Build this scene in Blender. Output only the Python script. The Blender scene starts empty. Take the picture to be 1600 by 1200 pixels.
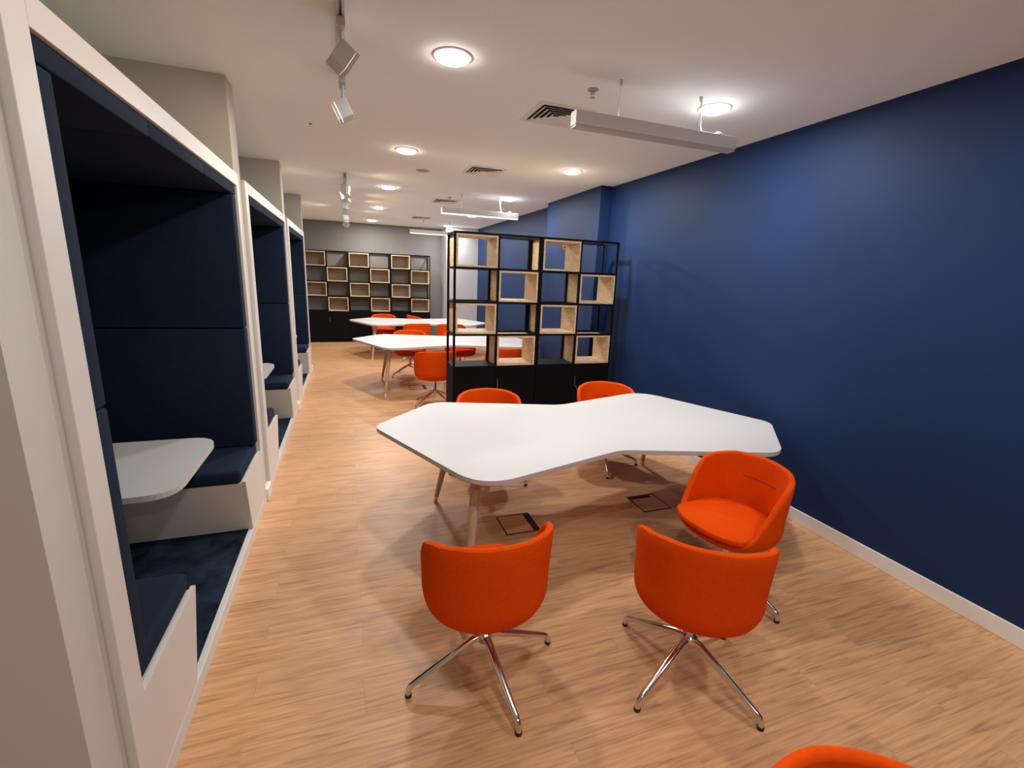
import bpy, bmesh, math, random
from mathutils import Vector, Matrix
random.seed(7)
S = bpy.context.scene
COL = S.collection

# ------------------------------------------------------------------ camera
F, YAW, PIT, ROL, HC = 717.03, -0.34458, 0.22888, 0.04045, 1.8
B = Matrix(((1, 0, 0), (0, 0, -1), (0, 1, 0)))
cy, sy = math.cos(YAW), math.sin(YAW)
cp, sp = math.cos(PIT), math.sin(PIT)
cr, sr = math.cos(ROL), math.sin(ROL)
RM = Matrix(((cr, -sr, 0), (sr, cr, 0), (0, 0, 1))) @ Matrix(((1, 0, 0), (0, cp, -sp), (0, sp, cp))) @ Matrix(((cy, 0, sy), (0, 1, 0), (-sy, 0, cy))) @ B
cam = bpy.data.cameras.new('camera')
cam.sensor_width = 36
cam.lens = F / 1600 * 36
cam.clip_start = 0.05
camo = bpy.data.objects.new('camera', cam)
COL.objects.link(camo)
camo.matrix_world = Matrix((RM[0], -RM[1], -RM[2])).transposed().to_4x4()
camo.location = (0, 0, HC)
S.camera = camo

# ------------------------------------------------------------------ world, exposure, lamp settings
w = bpy.data.worlds.new('world')
S.world = w
w.use_nodes = True
w.node_tree.nodes['Background'].inputs[0].default_value = (0.9, 0.93, 1, 1)
w.node_tree.nodes['Background'].inputs[1].default_value = 0.0
S.view_settings.view_transform = 'Standard'
S.view_settings.look = 'None'
S.view_settings.gamma = 1
S.view_settings.use_curve_mapping = False
S.view_settings.exposure = 0.0
LAMP_W = 16.0            # each ceiling downlight
LAMP_C = (1.0, 0.99, 0.97)
SPOT_W = 9.0            # each track spotlight
SPOT_C = (1.0, 0.74, 0.42)
CEIL = 2.985
WR = 3.278               # right wall
BX = -0.665              # booth front plane

# ------------------------------------------------------------------ materials
def mat(name, color=(0.8, 0.8, 0.8), rough=0.5, metal=0.0, bump=0.0, bscale=200, var=0.0, vscale=6, emit=None, estr=0.0, coat=0.0, sheen=0.0, spec=0.5):
    m = bpy.data.materials.new(name)
    m.use_nodes = True
    nt = m.node_tree
    b = nt.nodes['Principled BSDF']
    b.inputs['Base Color'].default_value = (*color, 1)
    b.inputs['Roughness'].default_value = rough
    b.inputs['Metallic'].default_value = metal
    b.inputs['Coat Weight'].default_value = coat
    b.inputs['Sheen Weight'].default_value = sheen
    b.inputs['Specular IOR Level'].default_value = spec
    tc = nt.nodes.new('ShaderNodeTexCoord')
    if var > 0:
        n = nt.nodes.new('ShaderNodeTexNoise')
        n.inputs['Scale'].default_value = vscale
        n.inputs['Detail'].default_value = 5
        nt.links.new(tc.outputs['Object'], n.inputs['Vector'])
        r = nt.nodes.new('ShaderNodeValToRGB')
        r.color_ramp.elements[0].position = 0.3
        r.color_ramp.elements[1].position = 0.7
        r.color_ramp.elements[0].color = (*[c * (1 - var) for c in color], 1)
        r.color_ramp.elements[1].color = (*[min(1, c * (1 + var)) for c in color], 1)
        nt.links.new(n.outputs['Fac'], r.inputs['Fac'])
        nt.links.new(r.outputs['Color'], b.inputs['Base Color'])
    if bump > 0:
        n2 = nt.nodes.new('ShaderNodeTexNoise')
        n2.inputs['Scale'].default_value = bscale
        n2.inputs['Detail'].default_value = 3
        nt.links.new(tc.outputs['Object'], n2.inputs['Vector'])
        bp = nt.nodes.new('ShaderNodeBump')
        bp.inputs['Strength'].default_value = bump
        bp.inputs['Distance'].default_value = 0.002
        nt.links.new(n2.outputs['Fac'], bp.inputs['Height'])
        nt.links.new(bp.outputs['Normal'], b.inputs['Normal'])
    if emit:
        b.inputs['Emission Color'].default_value = (*emit, 1)
        b.inputs['Emission Strength'].default_value = estr
    return m

def wood(name, dark, light, scale=(3, 40, 40), rough=0.5):
    m = bpy.data.materials.new(name)
    m.use_nodes = True
    nt = m.node_tree
    b = nt.nodes['Principled BSDF']
    b.inputs['Roughness'].default_value = rough
    tc = nt.nodes.new('ShaderNodeTexCoord')
    mp = nt.nodes.new('ShaderNodeMapping')
    mp.inputs['Scale'].default_value = scale
    nt.links.new(tc.outputs['Object'], mp.inputs['Vector'])
    n = nt.nodes.new('ShaderNodeTexNoise')
    n.inputs['Scale'].default_value = 1.0
    n.inputs['Detail'].default_value = 6
    n.inputs['Distortion'].default_value = 1.2
    nt.links.new(mp.outputs['Vector'], n.inputs['Vector'])
    r = nt.nodes.new('ShaderNodeValToRGB')
    r.color_ramp.elements[0].position = 0.32
    r.color_ramp.elements[1].position = 0.62
    r.color_ramp.elements[0].color = (*dark, 1)
    r.color_ramp.elements[1].color = (*light, 1)
    nt.links.new(n.outputs['Fac'], r.inputs['Fac'])
    nt.links.new(r.outputs['Color'], b.inputs['Base Color'])
    return m

def floor_material():
    m = bpy.data.materials.new('oak_plank_floor')
    m.use_nodes = True
    nt = m.node_tree
    N, L = nt.nodes, nt.links
    b = N['Principled BSDF']
    b.inputs['Roughness'].default_value = 0.42
    b.inputs['Specular IOR Level'].default_value = 0.45
    tc = N.new('ShaderNodeTexCoord')
    bk = N.new('ShaderNodeTexBrick')
    bk.offset = 0.37
    bk.inputs['Scale'].default_value = 1.0
    bk.inputs['Brick Width'].default_value = 1.22
    bk.inputs['Row Height'].default_value = 0.182
    bk.inputs['Mortar Size'].default_value = 0.0012
    bk.inputs['Color1'].default_value = (0, 0, 0, 1)
    bk.inputs['Color2'].default_value = (1, 1, 1, 1)
    bk.inputs['Mortar'].default_value = (0.5, 0.5, 0.5, 1)
    L.new(tc.outputs['Object'], bk.inputs['Vector'])
    # shift the grain per plank
    sc = N.new('ShaderNodeVectorMath'); sc.operation = 'SCALE'
    sc.inputs['Scale'].default_value = 7.0
    L.new(bk.outputs['Color'], sc.inputs[0])
    ad = N.new('ShaderNodeVectorMath'); ad.operation = 'ADD'
    L.new(tc.outputs['Object'], ad.inputs[0]); L.new(sc.outputs['Vector'], ad.inputs[1])
    def grain(scale, detail, dist):
        mp = N.new('ShaderNodeMapping'); mp.inputs['Scale'].default_value = scale
        L.new(ad.outputs['Vector'], mp.inputs['Vector'])
        n = N.new('ShaderNodeTexNoise')
        n.inputs['Scale'].default_value = 1; n.inputs['Detail'].default_value = detail
        n.inputs['Distortion'].default_value = dist
        L.new(mp.outputs['Vector'], n.inputs['Vector'])
        return n.outputs['Fac']
    g1 = grain((1.4, 22, 1), 6, 2.4)
    g2 = grain((5, 90, 1), 4, 0.6)
    mix = N.new('ShaderNodeMath'); mix.operation = 'MULTIPLY_ADD'
    mix.inputs[1].default_value = 0.35
    L.new(g2, mix.inputs[0])
    m2 = N.new('ShaderNodeMath'); m2.operation = 'MULTIPLY'; m2.inputs[1].default_value = 0.65
    L.new(g1, m2.inputs[0]); L.new(m2.outputs[0], mix.inputs[2])
    r = N.new('ShaderNodeValToRGB')
    e = r.color_ramp.elements
    e[0].position = 0.34; e[0].color = (0.41, 0.208, 0.094, 1)
    e[1].position = 0.63; e[1].color = (0.72, 0.405, 0.205, 1)
    k = e.new(0.47); k.color = (0.60, 0.325, 0.155, 1)
    L.new(mix.outputs[0], r.inputs['Fac'])
    # plank tone
    tone = N.new('ShaderNodeMapRange')
    tone.inputs['To Min'].default_value = 0.95; tone.inputs['To Max'].default_value = 1.05
    L.new(bk.outputs['Color'], tone.inputs['Value'])
    seam = N.new('ShaderNodeMapRange')
    seam.inputs['To Min'].default_value = 1.0; seam.inputs['To Max'].default_value = 0.86
    L.new(bk.outputs['Fac'], seam.inputs['Value'])
    mm = N.new('ShaderNodeMath'); mm.operation = 'MULTIPLY'
    L.new(tone.outputs[0], mm.inputs[0]); L.new(seam.outputs[0], mm.inputs[1])
    vm = N.new('ShaderNodeVectorMath'); vm.operation = 'SCALE'
    L.new(r.outputs['Color'], vm.inputs[0]); L.new(mm.outputs[0], vm.inputs['Scale'])
    L.new(vm.outputs['Vector'], b.inputs['Base Color'])
    bp = N.new('ShaderNodeBump'); bp.inputs['Strength'].default_value = 0.12; bp.inputs['Distance'].default_value = 0.002
    L.new(mix.outputs[0], bp.inputs['Height']); L.new(bp.outputs['Normal'], b.inputs['Normal'])
    return m

M = {
    'floor': floor_material(),
    'ceiling': mat('ceiling_paint', (0.93, 0.98, 1.0), 0.9, bump=0.05, bscale=90),
    'blue': mat('blue_wall_paint', (0.0075, 0.027, 0.092), 0.6, bump=0.05, bscale=120, spec=0.22),
    'grey': mat('grey_wall_paint', (0.58, 0.56, 0.51), 0.7, bump=0.05, bscale=120),
    'greyback': mat('grey_back_wall_paint', (0.20, 0.19, 0.18), 0.7, bump=0.05, bscale=120),
    'white_wall': mat('white_wall_paint', (0.55, 0.55, 0.555), 0.7, bump=0.05, bscale=120),
    'trim': mat('white_trim_paint', (0.80, 0.78, 0.75), 0.4),
    'lam': mat('white_laminate', (0.55, 0.545, 0.535), 0.5),
    'boothwhite': mat('booth_white_panel', (0.70, 0.67, 0.63), 0.45),
    'edge': mat('table_edge_band', (0.58, 0.52, 0.49), 0.5),
    'navy': mat('navy_upholstery', (0.008, 0.018, 0.040), 0.9, bump=0.4, bscale=500, var=0.12, vscale=30, spec=0.2),
    'carpet': mat('navy_carpet', (0.010, 0.019, 0.037), 1.0, spec=0.2, bump=1.0, bscale=300, var=0.75, vscale=9),
    'orange': mat('orange_wool_felt', (0.73, 0.070, 0.0012), 0.95, bump=0.35, bscale=600, var=0.05, vscale=60, spec=0.1),
    'seam': mat('orange_seam_thread', (0.42, 0.04, 0.004), 0.9),
    'chrome': mat('polished_chrome', (0.72, 0.68, 0.64), 0.13, 1.0),
    'black': mat('black_powder_coated_steel', (0.004, 0.004, 0.005), 0.55, spec=0.12),
    'blackpanel': mat('black_laminate', (0.003, 0.003, 0.005), 0.6, spec=0.12),
    'rubber': mat('black_rubber', (0.015, 0.014, 0.013), 0.7),
    'steel': mat('brushed_steel', (0.55, 0.54, 0.52), 0.3, 1.0),
    'ply': wood('pale_birch_ply', (0.62, 0.43, 0.24), (0.80, 0.61, 0.38), (9, 9, 30)),
    'ply_shaded': mat('shaded_ply_back', (0.30, 0.235, 0.185), 0.7, var=0.06, vscale=30),  # ply box backs, with the shadow inside the box put into the brown
    'leg': wood('natural_ash_leg', (0.44, 0.29, 0.18), (0.56, 0.39, 0.25), (30, 30, 3)),
    'ferrule': mat('white_metal_ferrule', (0.80, 0.78, 0.74), 0.3, 0.3),
    'head': mat('grey_spotlight_housing', (0.56, 0.55, 0.54), 0.5),
    'fix': mat('white_fixture_plastic', (0.64, 0.63, 0.62), 0.45),
    'fixgrey': mat('grey_fixture_metal', (0.42, 0.40, 0.38), 0.5),
    'vent': mat('white_vent_metal', (0.82, 0.81, 0.80), 0.5),
    'dark': mat('dark_void', (0.02, 0.02, 0.02), 0.9),
    'lens': mat('lit_lamp_lens', (1, 1, 1), 0.4, emit=(1.0, 0.90, 0.78), estr=40),
    'bar_lit': mat('lit_bar_diffuser', (1, 1, 1), 0.4, emit=(1.0, 0.90, 0.72), estr=1.1),
    'bar_off': mat('unlit_bar_diffuser', (0.50, 0.48, 0.46), 0.4),
    'spotlens': mat('lit_spot_lens', (1, 1, 1), 0.4, emit=(1.0, 0.86, 0.62), estr=8),
    'spotlens_dim': mat('dim_spot_lens', (1, 1, 1), 0.4, emit=(1.0, 0.86, 0.62), estr=0.9),
    'red': mat('red_alarm_plastic', (0.60, 0.02, 0.03), 0.4),
}

# ------------------------------------------------------------------ mesh helpers
def nb(): return bmesh.new()

def bx(bm, x0, x1, y0, y1, z0, z1, bev=0.0, seg=2):
    r = bmesh.ops.create_cube(bm, size=1)
    vs = r['verts']
    for v in vs:
        v.co = Vector((x0 + (v.co.x + 0.5) * (x1 - x0), y0 + (v.co.y + 0.5) * (y1 - y0), z0 + (v.co.z + 0.5) * (z1 - z0)))
    if bev > 0:
        es = list({e for v in vs for e in v.link_edges})
        bmesh.ops.bevel(bm, geom=es, offset=bev, segments=seg, affect='EDGES', profile=0.5)
    return bm

def tube(bm, pts, rad, n=12, cap=True):
    pts = [Vector(p) for p in pts]
    if not isinstance(rad, (list, tuple)): rad = [rad] * len(pts)
    rings = []
    up = None
    for i, p in enumerate(pts):
        d = (pts[min(i + 1, len(pts) - 1)] - pts[max(i - 1, 0)]).normalized()
        if up is None:
            up = Vector((0, 0, 1)) if abs(d.z) < 0.9 else Vector((1, 0, 0))
        a = d.cross(up).normalized()
        c = a.cross(d).normalized()
        up = c
        rings.append([bm.verts.new(p + (a * math.cos(2 * math.pi * k / n) + c * math.sin(2 * math.pi * k / n)) * rad[i]) for k in range(n)])
    for r0, r1 in zip(rings, rings[1:]):
        for k in range(n):
            bm.faces.new((r0[k], r0[(k + 1) % n], r1[(k + 1) % n], r1[k]))
    if cap:
        bm.faces.new(rings[0][::-1]); bm.faces.new(rings[-1])
    return bm

def lathe(bm, prof, n=32, c=(0, 0, 0)):
    rings = []
    for r, z in prof:
        if r < 1e-6: rings.append([bm.verts.new((c[0], c[1], c[2] + z))])
        else: rings.append([bm.verts.new((c[0] + r * math.cos(2 * math.pi * k / n), c[1] + r * math.sin(2 * math.pi * k / n), c[2] + z)) for k in range(n)])
    for r0, r1 in zip(rings, rings[1:]):
        for k in range(n):
            q = [r0[k % len(r0)], r0[(k + 1) % len(r0)], r1[(k + 1) % len(r1)], r1[k % len(r1)]]
            u = []
            for v in q:
                if v not in u: u.append(v)
            if len(u) >= 3: bm.faces.new(u)
    return bm

def round_poly(pts, rad, seg=8):
    out = []
    n = len(pts)
    for i in range(n):
        p, a, b = Vector(pts[i]), Vector(pts[i - 1]), Vector(pts[(i + 1) % n])
        r = rad[i] if isinstance(rad, (list, tuple)) else rad
        da, db = (a - p).normalized(), (b - p).normalized()
        ang = da.angle(db)
        t = min(r / math.tan(ang / 2), (a - p).length * 0.49, (b - p).length * 0.49)
        p0, p1 = p + da * t, p + db * t
        for k in range(seg + 1):
            s = k / seg
            out.append((p0 * (1 - s) ** 2 + p * 2 * s * (1 - s) + p1 * s ** 2))
    return out

def prism(bm, pts, z0, z1, bev=0.0):
    lo = [bm.verts.new((p[0], p[1], z0)) for p in pts]
    hi = [bm.verts.new((p[0], p[1], z1)) for p in pts]
    n = len(pts)
    for k in range(n):
        bm.faces.new((lo[k], lo[(k + 1) % n], hi[(k + 1) % n], hi[k]))
    f0 = bm.faces.new(lo[::-1]); f1 = bm.faces.new(hi)
    if bev > 0:
        bmesh.ops.bevel(bm, geom=list(f1.edges), offset=bev, segments=2, affect='EDGES', profile=0.5)
    return bm

def prism_x(bm, yz, x0, x1):
    lo = [bm.verts.new((x0, p[0], p[1])) for p in yz]
    hi = [bm.verts.new((x1, p[0], p[1])) for p in yz]
    n = len(yz)
    for k in range(n):
        bm.faces.new((lo[k], lo[(k + 1) % n], hi[(k + 1) % n], hi[k]))
    bm.faces.new(lo[::-1]); bm.faces.new(hi)
    return bm

def obj(name, bm, m, parent=None, smooth=False, label=None):
    bmesh.ops.recalc_face_normals(bm, faces=bm.faces)
    me = bpy.data.meshes.new(name)
    bm.to_mesh(me); bm.free()
    me.materials.append(M[m] if isinstance(m, str) else m)
    if smooth:
        me.shade_smooth()
        try: me.set_sharp_from_angle(angle=math.radians(40))
        except Exception: pass
    o = bpy.data.objects.new(name, me)
    COL.objects.link(o)
    if parent: o.parent = parent
    if label: o['label'] = label
    return o

def tag(o, label, cat, group=None):
    o['label'] = label; o['category'] = cat
    if group: o['group'] = group
    return o

def thing(name, label, cat, loc=(0, 0, 0), rz=0.0, group=None):
    o = bpy.data.objects.new(name, None)
    o.empty_display_size = 0.1
    COL.objects.link(o)
    o.location = loc; o.rotation_euler = (0, 0, rz)
    return tag(o, label, cat, group)

def struct(name, bm, m, parent=None, smooth=False):
    o = obj(name, bm, m, parent, smooth)
    o['kind'] = 'structure'
    return o

def dup(root, loc, rz, label, group=None):
    r = root.copy(); COL.objects.link(r)
    r.location = loc; r.rotation_euler = (0, 0, rz); r['label'] = label
    if group: r['group'] = group
    kids = []
    for ch in list(root.children):
        c = ch.copy(); COL.objects.link(c); c.parent = r
        kids.append(c)
        for g in list(ch.children):
            d = g.copy(); COL.objects.link(d); d.parent = c
    return r, kids

# ------------------------------------------------------------------ room shell
Y0, Y1 = -3.6, 12.9
struct('floor', bx(nb(), -2.0, WR + 0.15, Y0 - 0.15, Y1 + 0.15, -0.12, 0), 'floor')
struct('ceiling', bx(nb(), -2.0, WR + 0.15, Y0 - 0.15, Y1 + 0.15, CEIL, CEIL + 0.12), 'ceiling')
struct('wall_right', bx(nb(), WR, WR + 0.15, Y0, 12.2, 0, CEIL), 'blue')
struct('wall_right_pier', bx(nb(), 3.108, WR, 5.575, 7.27, 0, CEIL), 'blue')
struct('wall_left', bx(nb(), -2.0, -1.85, Y0, Y1, 0, CEIL), 'grey')
struct('wall_back', bx(nb(), -1.85, 2.43, Y1, Y1 + 0.15, 0, CEIL), 'greyback')
struct('wall_back_pier', bx(nb(), 2.43, WR + 0.15, 12.2, Y1 + 0.15, 0, CEIL), 'white_wall')
struct('wall_front', bx(nb(), -2.0, WR + 0.15, Y0 - 0.15, Y0, 0, CEIL), 'white_wall')
FINS = [(1.25, 1.405), (3.73, 3.935), (6.26, 6.465), (8.79, 8.96)]
for a, b_ in FINS:
    struct('wall_left_pier', bx(nb(), -1.85, -0.69, a, b_, 0, CEIL), 'grey')
def board(bm, x0, x1, y0, y1): return bx(bm, x0, x1, y0, y1, 0, 0.105, 0.004, 2)
bm = nb(); board(bm, WR - 0.014, WR, Y0, 5.575)
struct('baseboard_right', bm, 'trim')
bm = nb(); board(bm, WR - 0.014, WR, 7.27, 12.2)
struct('baseboard_right_far', bm, 'trim')
bm = nb(); board(bm, 3.094, 3.108, 5.561, 7.284); board(bm, 3.108, WR - 0.014, 5.561, 5.575); board(bm, 3.108, WR - 0.014, 7.27, 7.284)
struct('baseboard_right_pier', bm, 'trim')
for a, b_ in FINS[1:]:
    struct('trim_1', bx(nb(), -0.69, -0.655, a + 0.02, b_ - 0.02, 0, 0.10, 0.006), 'trim')

# ------------------------------------------------------------------ booths
def make_booth():
    t = thing('meeting_booth', '', 'booth', (BX, 1.41, 0))
    W, D, H = 2.315, 1.15, 2.395
    ya, yb = 0.101, 2.245            # opening
    za, zb = 0.08, 2.315
    bm = nb()
    bx(bm, -0.03, 0, 0, ya, 0, H, 0.002); bx(bm, -0.03, 0, yb, W, 0, H, 0.002)
    bx(bm, -0.03, 0, ya, yb, zb, H, 0.002)
    obj('front_frame', bm, 'boothwhite', t)
    bm = nb()
    bx(bm, -D, -0.03, 0, 0.02, 0, H); bx(bm, -D, -0.03, W - 0.02, W, 0, H)
    bx(bm, -D, -0.03, 0.02, W - 0.02, H - 0.02, H); bx(bm, -D, -D + 0.02, 0.02, W - 0.02, 0, H - 0.02)
    obj('carcass', bm, 'boothwhite', t)
    bm = nb(); bx(bm, -0.035, -0.001, ya, yb, 0, za - 0.012, 0.002); bx(bm, -0.03, 0.0, ya, yb, za - 0.012, za, 0.003)
    obj('plinth', bm, 'boothwhite', t)
    obj('carpet', bx(nb(), -D + 0.02, -0.036, 0.02, W - 0.02, 0.02, za - 0.006), 'carpet', t)
    # upholstered lining
    th = 0.098
    w3 = (yb - ya) / 3
    for k in range(3):
        obj('ceiling_pad', bx(nb(), -D + 0.02, -0.012, ya + k * w3 + 0.0008, ya + (k + 1) * w3 - 0.0008, zb - 0.062, zb, 0.006, 3), 'navy', t, True)
    for (p, q) in ((ya + 0.004, ya + th), (yb - th, yb - 0.001)):
        for (z0, z1) in ((0.54, 1.383), (1.388, zb - 0.064)):
            obj('side_pad', bx(nb(), -D + 0.07, -0.014, p, q, z0, z1, 0.009, 3), 'navy', t, True)
    for (z0, z1) in ((0.09, 1.383), (1.388, zb - 0.064)):
        obj('back_pad', bx(nb(), -D + 0.02, -D + 0.068, ya, yb, z0, z1, 0.008, 3), 'navy', t, True)
    # benches: slanted white riser, end board flush with the frame, cushion on top
    for side in (0, 1):
        if side == 0: top, bot, edge = 0.640, 0.520, ya
        else: top, bot, edge = 1.698, 1.785, yb
        poly = [(edge, za), (bot, za), (top, 0.447), (edge, 0.447)]
        bm = nb(); prism_x(bm, poly, -D + 0.07, -0.02)
        be = obj('bench', bm, 'boothwhite', t)
        bm = nb()
        prism_x(bm, [(edge, za), (bot + (0.004 if side == 0 else -0.004), za), (top + (0.004 if side == 0 else -0.004), 0.462), (edge, 0.462)], -0.02, -0.001)
        obj('end_board', bm, 'boothwhite', be)
        p, q = (edge + 0.002, top + 0.008) if side == 0 else (top - 0.008, edge - 0.002)
        obj('seat_cushion', bx(nb(), -D + 0.075, -0.024, p, q, 0.449, 0.537, 0.026, 4), 'navy', be, True)
    pts = round_poly([(-D + 0.07, 0.985), (-0.145, 0.985), (-0.145, 1.80), (-D + 0.07, 1.80)], [0.01, 0.16, 0.16, 0.01], 10)
    tt = obj('table', prism(nb(), pts, 0.712, 0.742, 0.003), 'lam', t)
    bm = nb(); bx(bm, -D + 0.07, -D + 0.55, 1.36, 1.42, 0.66, 0.712); bx(bm, -D + 0.07, -D + 0.10, 1.36, 1.42, 0.3, 0.66)
    obj('bracket', bm, 'fixgrey', tt)
    return t
booth = make_booth()
BG = 'booths along the left wall'
booth['label'] = 'large white-framed booth with navy padded inside, nearest of the row on the left'
booth['group'] = BG
dup(booth, (BX, 1.41 + 2.53, 0), 0, 'middle booth of the left row, white frame and navy padding', BG)
dup(booth, (BX, 1.41 + 5.06, 0), 0, 'farthest booth of the left row, close to the back shelving', BG)

# ------------------------------------------------------------------ conference tables
TP = [(0.128, 3.21), (0.61, 2.10), (1.623, 2.39), (2.67, 2.085), (3.182, 2.64), (2.70, 3.75), (1.687, 3.46), (0.64, 3.765)]
TC = Vector((1.655, 2.925))
def make_table():
    t = thing('conference_table', '', 'table', (TC.x, TC.y, 0))
    pts = round_poly([(p[0] - TC.x, p[1] - TC.y) for p in TP], [0.14, 0.26, 0.22, 0.20, 0.14, 0.26, 0.30, 0.20], 10)
    top = obj('tabletop', prism(nb(), pts, 0.716, 0.740, 0.002), 'lam', t)
    ins = [Vector((p[0], p[1])) * (1 - 0.0) for p in pts]
    bm = nb(); lo = [bm.verts.new((p.x * 0.9975, p.y * 0.9975, 0.709)) for p in ins]; hi = [bm.verts.new((p.x, p.y, 0.716)) for p in ins]
    n = len(ins)
    for k in range(n): bm.faces.new((lo[k], lo[(k + 1) % n], hi[(k + 1) % n], hi[k]))
    bm.faces.new(lo[::-1]); bm.faces.new(hi)
    obj('underside_board', bm, 'edge', top)
    legs = [((0.57, 2.21), (0.66, 2.38)), ((0.602, 3.41), (0.717, 3.24))]
    legs += [((3.31 - a[0], 5.85 - a[1]), (3.31 - b_[0], 5.85 - b_[1])) for a, b_ in legs]
    for f, u in legs:
        f3 = Vector((f[0] - TC.x, f[1] - TC.y, 0)); u3 = Vector((u[0] - TC.x, u[1] - TC.y, 0.709))
        L = lambda s: f3.lerp(u3, s)
        lg = obj('leg', tube(nb(), [L(0.075), L(0.5), L(1)], [0.0175, 0.026, 0.031], 16), 'leg', t, True)
        obj('leg_tip', tube(nb(), [L(0.0), L(0.012), L(0.075)], [0.0145, 0.0155, 0.0176], 16), 'ferrule', lg, True)
    bm = nb()
    ctr = [Vector((u[0] - TC.x, u[1] - TC.y, 0)) for f, u in legs]
    bx(bm, -0.95, 0.95, -0.03, 0.03, 0.675, 0.709)
    for c in ctr:
        lathe(bm, [(0, 0.690), (0.05, 0.690), (0.05, 0.7085), (0, 0.7085)], 20, (c.x, c.y, 0))
    obj('underframe', bm, 'fixgrey', t)
    return t
table = make_table()
TG = 'white meeting tables'
table['label'] = 'white bow-tie shaped meeting table in the foreground, in front of the open black bookshelf'
table['group'] = TG
T2O, T3O = Vector((-0.115, 4.55)), Vector((-0.15, 7.62))
dup(table, (TC.x + T2O.x, TC.y + T2O.y, 0), 0, 'white meeting table just behind the open black bookshelf', TG)
dup(table, (TC.x + T3O.x, TC.y + T3O.y, 0), 0, 'farthest white meeting table, in front of the back wall shelving', TG)

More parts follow.
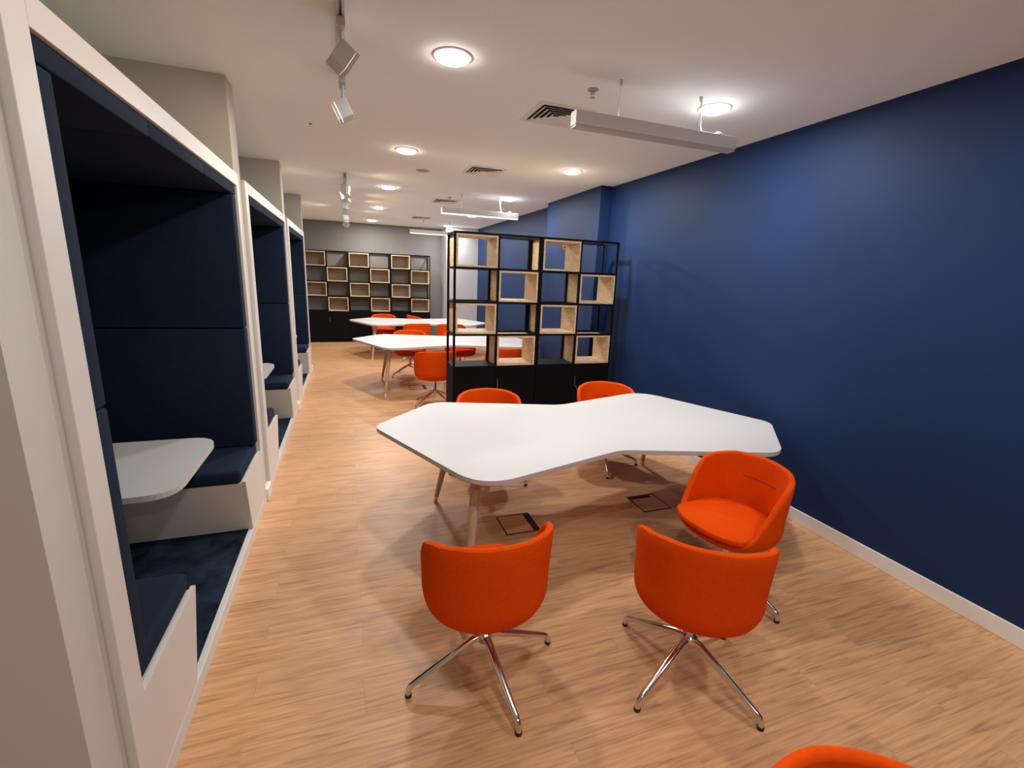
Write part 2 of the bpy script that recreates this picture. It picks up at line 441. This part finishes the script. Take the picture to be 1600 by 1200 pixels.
# ------------------------------------------------------------------ chairs
def interp(tab, x):
    for (a, va), (b_, vb) in zip(tab, tab[1:]):
        if x <= b_:
            s = (x - a) / (b_ - a); s = s * s * (3 - 2 * s) * 0.5 + s * 0.5
            return va + (vb - va) * s
    return tab[-1][1]
RIM = [(0, 0.797), (40, 0.791), (65, 0.772), (82, 0.745), (92, 0.69), (106, 0.575), (119, 0.472), (132, 0.434), (180, 0.430)]
def plan(th):
    a, s, c = 0.286, math.sin(th), -math.cos(th)
    b_ = 0.262 if c < 0 else 0.285
    n = 2.05 if c < 0 else 2.5
    return 1.0 / ((abs(s) / a) ** n + (abs(c) / b_) ** n) ** (1 / n)
def make_chair():
    t = thing('tub_chair', '', 'chair')
    NT, zb, TH = 72, 0.376, 0.034
    bm = nb(); cols = []
    for k in range(NT):
        th = -math.pi + 2 * math.pi * k / NT
        deg = abs(math.degrees(th))
        hz = interp(RIM, deg); R = plan(th); d = Vector((math.sin(th), -math.cos(th), 0))
        def rad(z):
            q = min(1, max(0, (z - zb) / 0.105))
            s = 0.77 + 0.23 * math.sqrt(max(0, 1 - (1 - q) ** 2))
            return R * s * (0.975 + 0.05 * max(0, (z - 0.53)) / 0.25)
        P = [d * R * 0.25 + Vector((0, 0, zb - 0.004))]
        top = hz - TH / 2
        for j in range(13):
            q = j / 12
            z = zb + (top - zb) * (q ** 1.6)
            P.append(d * rad(z) + Vector((0, 0, z)))
        rt = rad(top)
        for a in (40, 80, 120, 160):
            a = math.radians(a)
            P.append(d * (rt - TH / 2 + TH / 2 * math.cos(a)) + Vector((0, 0, top + TH / 2 * math.sin(a))))
        zi = 0.415
        for j in range(9):
            z = top + (zi - top) * (j / 8)
            P.append(d * max(0.05, (rad(max(z, zi + 0.004)) - TH)) + Vector((0, 0, z)))
        P.append(d * R * 0.3 + Vector((0, 0, 0.412)))
        cols.append([bm.verts.new(p) for p in P])
    for k in range(NT):
        a, b_ = cols[k], cols[(k + 1) % NT]
        for j in range(len(a) - 1): bm.faces.new((a[j], b_[j], b_[j + 1], a[j + 1]))
    bm.faces.new([c[0] for c in cols]); bm.faces.new([c[-1] for c in cols][::-1])
    obj('shell', bm, 'orange', t, True)
    # seat cushion
    bm = nb(); cols = []
    prof = [(0.30, 0.4155), (0.80, 0.417), (0.83, 0.438), (0.945, 0.438), (0.985, 0.444), (1.0, 0.457), (0.985, 0.470), (0.93, 0.479), (0.75, 0.485), (0.35, 0.489)]
    for k in range(NT):
        th = -math.pi + 2 * math.pi * k / NT
        d = Vector((math.sin(th), -math.cos(th), 0))
        R = plan(th) * 0.975 - 0.042
        if abs(th) > math.radians(112): R += 0.050 * min(1, (abs(math.degrees(th)) - 112) / 20)
        cols.append([bm.verts.new(d * R * r + Vector((0, 0, z))) for r, z in prof])
    for k in range(NT):
        a, b_ = cols[k], cols[(k + 1) % NT]
        for j in range(len(a) - 1): bm.faces.new((a[j], b_[j], b_[j + 1], a[j + 1]))
    bm.faces.new([c[0] for c in cols]); bm.faces.new([c[-1] for c in cols][::-1])
    obj('seat_cushion', bm, 'orange', t, True)
    # pocket seam on the inner back
    pts = []
    for k in range(15):
        th = math.radians(-27 + 54 * k / 14); R = plan(th)
        rr = R * (0.975 + 0.05 * (0.655 - 0.53) / 0.25) - TH - 0.0005
        pts.append((math.sin(th) * rr, -math.cos(th) * rr, 0.655))
    obj('back_seam', tube(nb(), pts, 0.0036, 8), 'seam', t, True)
    # column and four star base
    bm = nb()
    lathe(bm, [(0, 0.155), (0.026, 0.155), (0.036, 0.17), (0.036, 0.205), (0.024, 0.218), (0.02, 0.225), (0.02, 0.360), (0.055, 0.359), (0.085, 0.367), (0.085, 0.3725), (0, 0.3725)], 28)
    obj('column', bm, 'chrome', t, True)
    for k in range(4):
        bm = nb()
        tube(bm, [(0.020, 0, 0.186), (0.06, 0, 0.180), (0.20, 0, 0.118), (0.325, 0, 0.062), (0.346, 0, 0.050), (0.355, 0, 0.034), (0.356, 0, 0.014)],
             [0.020, 0.0185, 0.0155, 0.0135, 0.0132, 0.0125, 0.0120], 14)
        lg = obj('base_leg', bm, 'chrome', t, True)
        lg.rotation_euler = (0, 0, k * math.pi / 2)
        obj('glide', lathe(nb(), [(0, 0), (0.013, 0), (0.0145, 0.004), (0.0145, 0.014), (0, 0.0145)], 16, (0.356, 0, 0)), 'rubber', lg, True)
    return t
R_ = math.radians
CG = 'orange tub chairs around the meeting tables'
CH = [  # x, y, facing, base angle, label
    (0.532, 1.725, 1, 8, 'orange tub chair seen from behind, left one of the two front chairs'),
    (1.446, 1.43, -35, 18, 'orange tub chair seen from behind, in the right foreground, turned slightly right'),
    (2.095, 1.895, 97, 11, 'orange tub chair facing left with its seat showing, near the blue wall'),
    (1.125, 3.695, 170, 57, 'orange tub chair behind the foreground table, left one before the black cabinet'),
    (2.345, 3.78, 160, 70, 'orange tub chair behind the foreground table, beside the blue wall'),
    (0.92, 0.275, 132, 20, 'orange tub chair cut off by the bottom edge of the photo'),
    (1.10, 6.27, 4, 34, 'orange tub chair seen from behind, just left of the open black bookshelf'),
    (2.15, 6.42, 0, 30, 'orange tub chair back seen through the lowest row of the open black bookshelf'),
    (1.00, 8.25, 176, 26, 'orange tub chair facing us behind the left end of the second table'),
    (1.88, 8.13, 190, 40, 'orange tub chair whose seat shows through the bookshelf under the second table'),
    (0.78, 11.52, 178, 45, 'orange tub chair behind the farthest table, in front of the back cabinets, left one'),
    (1.61, 11.55, -72, 45, 'orange tub chair behind the farthest table, turned sideways, right one'),
    (1.33, 9.80, 8, 30, 'orange tub chair seen from behind at the farthest table, left one'),
    (2.03, 9.73, -6, 50, 'orange tub chair at the farthest table, half hidden by the bookshelf post'),
]
chair0 = make_chair()
for i, (x, y, rz, ba, lab) in enumerate(CH):
    if i == 0:
        chair0.location = (x, y, 0); chair0.rotation_euler = (0, 0, R_(rz)); chair0['label'] = lab; chair0['group'] = CG
        kids = list(chair0.children)
    else:
        _, kids = dup(chair0, (x, y, 0), R_(rz), lab, CG)
    q = 0
    for c in kids:
        if c.name.startswith('base_leg'):
            c.rotation_euler = (0, 0, R_(ba - rz) + q * math.pi / 2); q += 1

# ------------------------------------------------------------------ bookshelves
def make_shelf(name, loc, label, group, boxes, W=1.005, D=0.365, keys=(), backs=False):
    t = thing(name, label, 'bookshelf', loc, 0, group)
    s = 0.024
    zs = [2.255, 1.889, 1.523, 1.160, 0.79]
    xs = [0, W / 2 - s / 2, W - s]
    bm = nb()
    for x in xs:
        for y in (0, D - s):
            bx(bm, x, x + s, y, y + s, 0.79, zs[0])
        for z in zs[:-1]:
            bx(bm, x, x + s, s, D - s, z - s, z)
    for z in zs[:-1]:
        for y in (0, D - s):
            bx(bm, s, xs[1], y, y + s, z - s, z); bx(bm, xs[1] + s, xs[2], y, y + s, z - s, z)
    obj('steel_frame', bm, 'black', t)
    bm = nb(); bx(bm, 0, W, 0.02, D, 0, 0.768); bx(bm, 0, W, 0, D, 0.768, 0.79, 0.001)
    obj('cabinet', bm, 'blackpanel', t)
    for k in range(2):
        x0, x1 = (0.002, W / 2 - 0.0015) if k == 0 else (W / 2 + 0.0015, W - 0.002)
        d = obj('cabinet_door', bx(nb(), x0, x1, 0.001, 0.02, 0.012, 0.766, 0.001), 'blackpanel', t)
        if k == 1:
            bm = nb()
            tube(bm, [(x0 + 0.022, -0.001, 0.63), (x0 + 0.022, -0.018, 0.622), (x0 + 0.022, -0.018, 0.525), (x0 + 0.022, -0.001, 0.517)], 0.0042, 8)
            obj('door_handle', bm, 'steel', d, True)
            if keys:
                bm = nb(); lathe(bm, [(0, 0), (0.008, 0), (0.008, 0.01), (0, 0.01)], 12)
                bmesh.ops.rotate(bm, verts=bm.verts, cent=(0, 0, 0), matrix=Matrix.Rotation(R_(90), 3, 'X'))
                bmesh.ops.translate(bm, verts=bm.verts, vec=(x0 + 0.045, 0.0, 0.505))
                tube(bm, [(x0 + 0.045, -0.012, 0.505), (x0 + 0.05, -0.02, 0.49), (x0 + 0.055, -0.016, 0.455)], 0.0035, 6)
                obj('key', bm, 'steel', d, True)
    g = 0.001
    for (r, c) in boxes:
        x0, x1 = xs[c] + s + g, xs[c + 1] - g
        z1, z0 = zs[r] - s - g, (zs[r + 1] + g)
        th = 0.019
        bm = nb()
        bx(bm, x0, x1, -0.008, D + 0.004, z0, z0 + th); bx(bm, x0, x1, -0.008, D + 0.004, z1 - th, z1)
        bx(bm, x0, x0 + th, -0.008, D + 0.004, z0 + th, z1 - th); bx(bm, x1 - th, x1, -0.008, D + 0.004, z0 + th, z1 - th)
        pb = obj('ply_box', bm, 'ply', t, label='pale plywood open box')
        if backs: obj('back_panel', bx(nb(), x0 + th, x1 - th, D - 0.006, D + 0.002, z0 + th, z1 - th), 'ply_shaded', pb, label='back board, brown darkened for shade in the box')
    return t
CHK = [(0, 0), (1, 1), (2, 0), (3, 1)]
make_shelf('open_bookshelf', (1.079, 5.0, 0), 'black steel bookshelf bay with pale ply boxes, left half of the room divider', 'room divider bookshelf bays', CHK)
make_shelf('open_bookshelf', (2.0885, 5.0, 0), 'black steel bookshelf bay with pale ply boxes, right half of the divider by blue wall', 'room divider bookshelf bays', CHK, keys=(1,))
WB = 1.022
CHK2 = [(1, 1), (0, 0), (3, 1), (2, 0)]
for k, lab in ((2, 'right bay of the shelving on the grey back wall, beside the white pier'), (1, 'middle bay of the shelving on the grey back wall'), (0, 'left bay of the shelving on the back wall, partly behind the far booth')):
    make_shelf('back_bookshelf', (2.066 - WB * (3 - k) , 12.5, 0), lab, 'bookshelf bays along the back wall', CHK2, W=WB - 0.002, D=0.37, backs=True)

# ------------------------------------------------------------------ ceiling fixtures
def light_obj(name, kind, loc, power, color, parent=None, aim=None, **kw):
    l = bpy.data.lights.new(name, kind)
    l.energy = power; l.color = color
    for k, v in kw.items(): setattr(l, k, v)
    o = bpy.data.objects.new(name, l); COL.objects.link(o)
    if parent:
        o.parent = parent
        o.location = Vector(loc) - Vector(parent.location)
    else: o.location = loc
    if aim is not None:
        o.rotation_euler = Vector(aim).to_track_quat('-Z', 'Y').to_euler()
    return o

def make_downlight():
    t = thing('downlight', '', 'ceiling light', (0, 0, CEIL))
    obj('trim_ring', lathe(nb(), [(0.091, 0.0), (0.091, -0.005), (0.096, -0.0065), (0.105, -0.006), (0.112, -0.003), (0.113, 0.0)], 40), 'fix', t, True)
    obj('lens', lathe(nb(), [(0, -0.023), (0.05, -0.0225), (0.080, -0.021), (0.0885, -0.015), (0.09, -0.001), (0, -0.001)], 40), 'lens', t, True)
    return t
dl = make_downlight()
DG = 'recessed round downlights'
rows = [2.87, 5.05, 7.25, 9.58, 12.0]
ordn = ['nearest', 'second', 'middle', 'fourth', 'farthest']
first = True
for cx, side in ((0.60, 'left'), (2.43, 'right')):
    for y, on in zip(rows, ordn):
        extra = {('right', 'nearest'): ', above the dark hanging bar light', ('right', 'middle'): ', beside the lit bar light', ('left', 'nearest'): ', largest in the photo'}.get((side, on), '')
        lab = 'lit round recessed downlight, %s of the %s ceiling row%s' % (on, side, extra)
        if first:
            dl.location = (cx, y, CEIL); dl['label'] = lab; dl['group'] = DG; r = dl; first = False
        else:
            r, _ = dup(dl, (cx, y, CEIL), 0, lab, DG)
        light_obj('downlight_lamp', 'AREA', (cx, y, CEIL - 0.0245), LAMP_W, LAMP_C, r, shape='DISK', size=0.15)
    for y in (0.67, -1.55):   # the same rows go on behind the camera
        light_obj('downlight_lamp', 'AREA', (cx, y, CEIL - 0.0245), LAMP_W * 1.1, LAMP_C, None, shape='DISK', size=0.15)

def make_vent():
    t = thing('air_vent', '', 'air vent', (0, 0, CEIL))
    h = 0.215
    bm = nb()
    for (a, b_, c, d) in ((-h, h, -h, -h + 0.04), (-h, h, h - 0.04, h), (-h, -h + 0.04, -h + 0.04, h - 0.04), (h - 0.04, h, -h + 0.04, h - 0.04)):
        bx(bm, a, b_, c, d, -0.008, 0)
    obj('frame', bm, 'vent', t)
    obj('backing', bx(nb(), -h + 0.04, h - 0.04, -h + 0.04, h - 0.04, -0.003, -0.0005), 'dark', t)
    for k in range(4):
        o_ = h - 0.046 - k * 0.038; i_ = o_ - 0.030
        bm = nb()
        A = [bm.verts.new((sx * o_, sy_ * o_, -0.019)) for sx, sy_ in ((-1, -1), (1, -1), (1, 1), (-1, 1))]
        Bv = [bm.verts.new((sx * i_, sy_ * i_, -0.0035)) for sx, sy_ in ((-1, -1), (1, -1), (1, 1), (-1, 1))]
        A2 = [bm.verts.new((v.co.x, v.co.y, -0.0205)) for v in A]
        B2 = [bm.verts.new((v.co.x, v.co.y, -0.005)) for v in Bv]
        for q in range(4):
            r = (q + 1) % 4
            bm.faces.new((A[q], A[r], Bv[r], Bv[q])); bm.faces.new((A2[q], B2[q], B2[r], A2[r]))
            bm.faces.new((A[q], A2[q], A2[r], A[r])); bm.faces.new((Bv[q], Bv[r], B2[r], B2[q]))
        obj('louver', bm, 'vent', t)
    return t
vt = make_vent()
VG = 'square ceiling air vents'
for i, (x, y, lab) in enumerate(((1.51, 3.47, 'white square air vent behind the left end of the unlit hanging bar light'), (1.535, 5.54, 'second white square ceiling vent, in front of the bookshelf'),
                                 (1.58, 8.05, 'third white square ceiling vent, above the lit bar light'), (1.56, 10.7, 'farthest square ceiling vent, near the farthest lit bar light'))):
    if i == 0: vt.location = (x, y, CEIL); vt['label'] = lab; vt['group'] = VG
    else: dup(vt, (x, y, CEIL), 0, lab, VG)

def make_bar(x0, x1, y, zb, lit, label):
    t = thing('hanging_bar_light', label, 'pendant light', ((x0 + x1) / 2, y, CEIL), 0, 'hanging bar lights')
    h = (x1 - x0) / 2; z0 = zb - CEIL
    obj('housing', bx(nb(), -h, h, -0.036, 0.036, z0 + 0.014, z0 + 0.09, 0.002), 'fix', t)
    obj('diffuser', bx(nb(), -h + 0.004, h - 0.004, -0.031, 0.031, z0, z0 + 0.014, 0.002), 'bar_lit' if lit else 'bar_off', t, label='glowing diffuser strip' if lit else 'unlit grey diffuser strip')
    for sx in (-0.30, 0.30):
        wv = obj('suspension_wire', tube(nb(), [(sx, 0, z0 + 0.088), (sx, 0, -0.02)], 0.0016, 6), 'steel', t)
        obj('ceiling_cap', lathe(nb(), [(0, -0.03), (0.006, -0.03), (0.011, -0.012), (0.011, 0), (0, 0)], 14, (sx, 0, 0)), 'fix', wv, True)
    obj('power_cord', tube(nb(), [(0.315, 0.005, -0.001), (0.312, 0.004, -0.10), (0.325, 0, z0 + 0.12), (0.345, 0, z0 + 0.088)], 0.004, 8), 'fix', t, True)
    obj('power_inlet', lathe(nb(), [(0.03, 0), (0.026, 0.014), (0.012, 0.02), (0, 0.021)], 16, (0.47, 0, z0 + 0.09)), 'fix', t, True)
    return t
make_bar(1.305, 2.51, 2.745, 2.685, False, 'unlit grey-white bar light hanging above the foreground table')
make_bar(1.37, 2.585, 7.25, 2.685, True, 'lit bar light hanging above the second table')
make_bar(1.39, 2.60, 11.2, 2.685, True, 'lit bar light hanging nearest the back wall')

def sprinkler(x, y, label):
    t = thing('sprinkler_head', label, 'sprinkler', (x, y, CEIL), 0, 'ceiling sprinklers')
    obj('escutcheon', lathe(nb(), [(0, -0.012), (0.02, -0.012), (0.034, -0.006), (0.036, 0), (0, 0)], 24), 'fixgrey', t, True)
    bm = nb()
    lathe(bm, [(0, -0.012), (0.008, -0.012), (0.007, -0.03), (0, -0.03)], 12)
    tube(bm, [(0.008, 0, -0.012), (0.013, 0, -0.028), (0.004, 0, -0.045)], 0.0025, 6)
    tube(bm, [(-0.008, 0, -0.012), (-0.013, 0, -0.028), (-0.004, 0, -0.045)], 0.0025, 6)
    lathe(bm, [(0, -0.05), (0.016, -0.049), (0.016, -0.046), (0, -0.045)], 16)
    obj('nozzle', bm, 'steel', t, True)
sprinkler(1.523, 2.94, 'small metal sprinkler on the ceiling beside the unlit bar light')
sprinkler(1.567, 7.61, 'small metal sprinkler above the lit bar light of the second table')
d = obj('smoke_detector', lathe(nb(), [(0, -0.016), (0.05, -0.014), (0.075, -0.004), (0.078, 0), (0, 0)], 32), 'fixgrey', None, True)
d.location = (0.885, 5.9, CEIL)
tag(d, 'flat grey round detector on the ceiling beside the second left downlight', 'detector')
d = obj('ceiling_screw_cap', lathe(nb(), [(0, -0.006), (0.010, -0.005), (0.012, 0), (0, 0)], 14), 'rubber', None, True)
d.location = (-0.245, 4.58, CEIL)
tag(d, 'tiny dark dot on the ceiling left of the track spotlights', 'ceiling cap')

# track lighting
def track(y0, y1, label):
    t = thing('light_track', label, 'light track', (0.015, y0, CEIL), 0, 'ceiling light tracks')
    bm = nb(); L = y1 - y0
    bx(bm, -0.018, -0.006, 0, L, -0.034, 0); bx(bm, 0.006, 0.018, 0, L, -0.034, 0); bx(bm, -0.006, 0.006, 0, L, -0.01, 0)
    obj('rail', bm, 'fix', t)
    obj('slot', bx(nb(), -0.006, 0.006, 0.002, L - 0.002, -0.014, -0.010), 'fixgrey', t)
    obj('end_cap', bx(nb(), -0.019, 0.019, L, L + 0.012, -0.035, 0), 'fix', t)
track(0.4, 3.42, 'white ceiling light track nearest the camera')
track(6.5, 11.6, 'white ceiling light track farther back, beside the downlights')

def spot(y, aim, label, x=0.015, lit=True, power=SPOT_W, size=0.105, vis_lens=True, ang=95, drop=0.115):
    t = thing('track_spotlight', label, 'spotlight', (x, y, CEIL - 0.035), 0, 'spotlights on the ceiling tracks')
    obj('adapter', bx(nb(), -0.02, 0.02, -0.06, 0.06, -0.04, 0, 0.003), 'head', t)
    a = Vector(aim).normalized()
    hc = Vector((0, 0, -0.04 - drop))
    obj('arm', tube(nb(), [(0, 0, -0.04), (0, 0, -0.04 - drop * 0.7), hc], 0.009, 10), 'head', t, True)
    q = a.to_track_quat('Z', 'Y').to_matrix()
    s = size / 2
    def tr(bm):
        for v in bm.verts: v.co = q @ v.co + hc
        return bm
    hd = obj('head', tr(bx(nb(), -s, s, -s, s, -0.045, 0.03, 0.003)), 'head', t)
    bm = nb()
    for (p, r, u, v_) in ((-s, s, -s, -s + 0.006), (-s, s, s - 0.006, s), (-s, -s + 0.006, -s + 0.006, s - 0.006), (s - 0.006, s, -s + 0.006, s - 0.006)):
        bx(bm, p, r, u, v_, 0.032, 0.05)
    obj('bezel', tr(bm), 'head', hd)
    obj('lens', tr(bx(nb(), -s + 0.007, s - 0.007, -s + 0.007, s - 0.007, 0.0305, 0.036)), 'spotlens' if lit else 'spotlens_dim', hd)
    l = light_obj('spot_lamp', 'SPOT', Vector(t.location) + hc + a * 0.056, power, SPOT_C, t, a, spot_size=R_(ang), spot_blend=0.7, shadow_soft_size=0.04)
    return t
spot(1.75, (-1, 0.0, -0.30), 'white track spotlight above the near booth, out of frame', power=6)
spot(2.66, (0.8, 0.25, -0.55), 'white square track spotlight on the near track, tilted right', power=5, lit=False)
spot(3.36, (-1, 0.1, -0.5), 'white square track spotlight hanging at the end of the near track, aimed at the booths', drop=0.14)
spot(6.62, (1, -0.22, -0.12), 'lit spotlight on the far track, aimed right, nearest end', power=9)
spot(7.0, (-1, -0.35, -0.30), 'lit spotlight on the far track, aimed left at the far booth')
spot(7.45, (-1, 0.3, -0.5), 'spotlight on the far track, second aimed left', power=5, lit=False)
spot(8.17, (1, 0, -0.10), 'spotlight on the far track, second aimed right', power=9, lit=False)
spot(8.9, (1, 0, -0.10), 'spotlight on the far track, third aimed right', power=9, lit=False)
spot(9.9, (-1, 0, -0.10), 'spotlight on the far track, third aimed left', power=9, lit=False)
spot(10.35, (1, 0, -0.10), 'spotlight on the far track, fourth aimed right', power=9, lit=False)
spot(11.4, (-0.5, 0.4, -0.8), 'last spotlight on the far track, aimed at the back shelving', power=9, lit=False)

# ------------------------------------------------------------------ floor boxes and alarm
def floor_box(x, y, flap, label):
    t = thing('floor_socket_box', label, 'floor box', (x, y, 0), 0, 'floor socket boxes')
    h = 0.132
    bm = nb()
    w_ = 0.008
    for (a, b_, c, d_) in ((-h, h, -h, -h + w_), (-h, h, h - w_, h), (-h, -h + w_, -h + w_, h - w_), (h - w_, h, -h + w_, h - w_)):
        bx(bm, a, b_, c, d_, 0, 0.004)
    obj('frame', bm, 'rubber', t)
    k = 0.042
    if flap == 'right': a = (-h + w_, h - w_ - k, -h + w_, h - w_); f = (h - w_ - k, h - w_, -h + w_, h - w_)
    else: a = (-h + w_, h - w_, -h + w_, h - w_ - k); f = (-h + w_, h - w_ - 0.05, h - w_ - k, h - w_)
    obj('lid', bx(nb(), *a, 0, 0.0025), 'floor', t, label='oak lid matching the floor')
    obj('cable_flap', bx(nb(), *f, 0, 0.009, 0.002), 'rubber', t)
floor_box(1.134, 2.905, 'right', 'square floor socket box under the foreground table, left one')
floor_box(2.312, 2.93, 'back', 'square floor socket box under the foreground table, right one')
floor_box(1.0, 7.3, 'right', 'square floor socket box under the second table')

t = thing('fire_alarm', 'small red alarm on the blue pier, seen through the bookshelf top row', 'alarm', (3.108, 6.52, 2.29))
obj('backplate', bx(nb(), -0.012, 0, -0.05, 0.05, -0.06, 0.06, 0.004), 'red', t)
bm = lathe(nb(), [(0.04, 0), (0.04, 0.015), (0.03, 0.022), (0, 0.024)], 24)
bmesh.ops.rotate(bm, verts=bm.verts, cent=(0, 0, 0), matrix=Matrix.Rotation(R_(-90), 3, 'Y'))
bmesh.ops.translate(bm, verts=bm.verts, vec=(-0.012, 0, 0))
obj('sounder', bm, 'red', t, True)
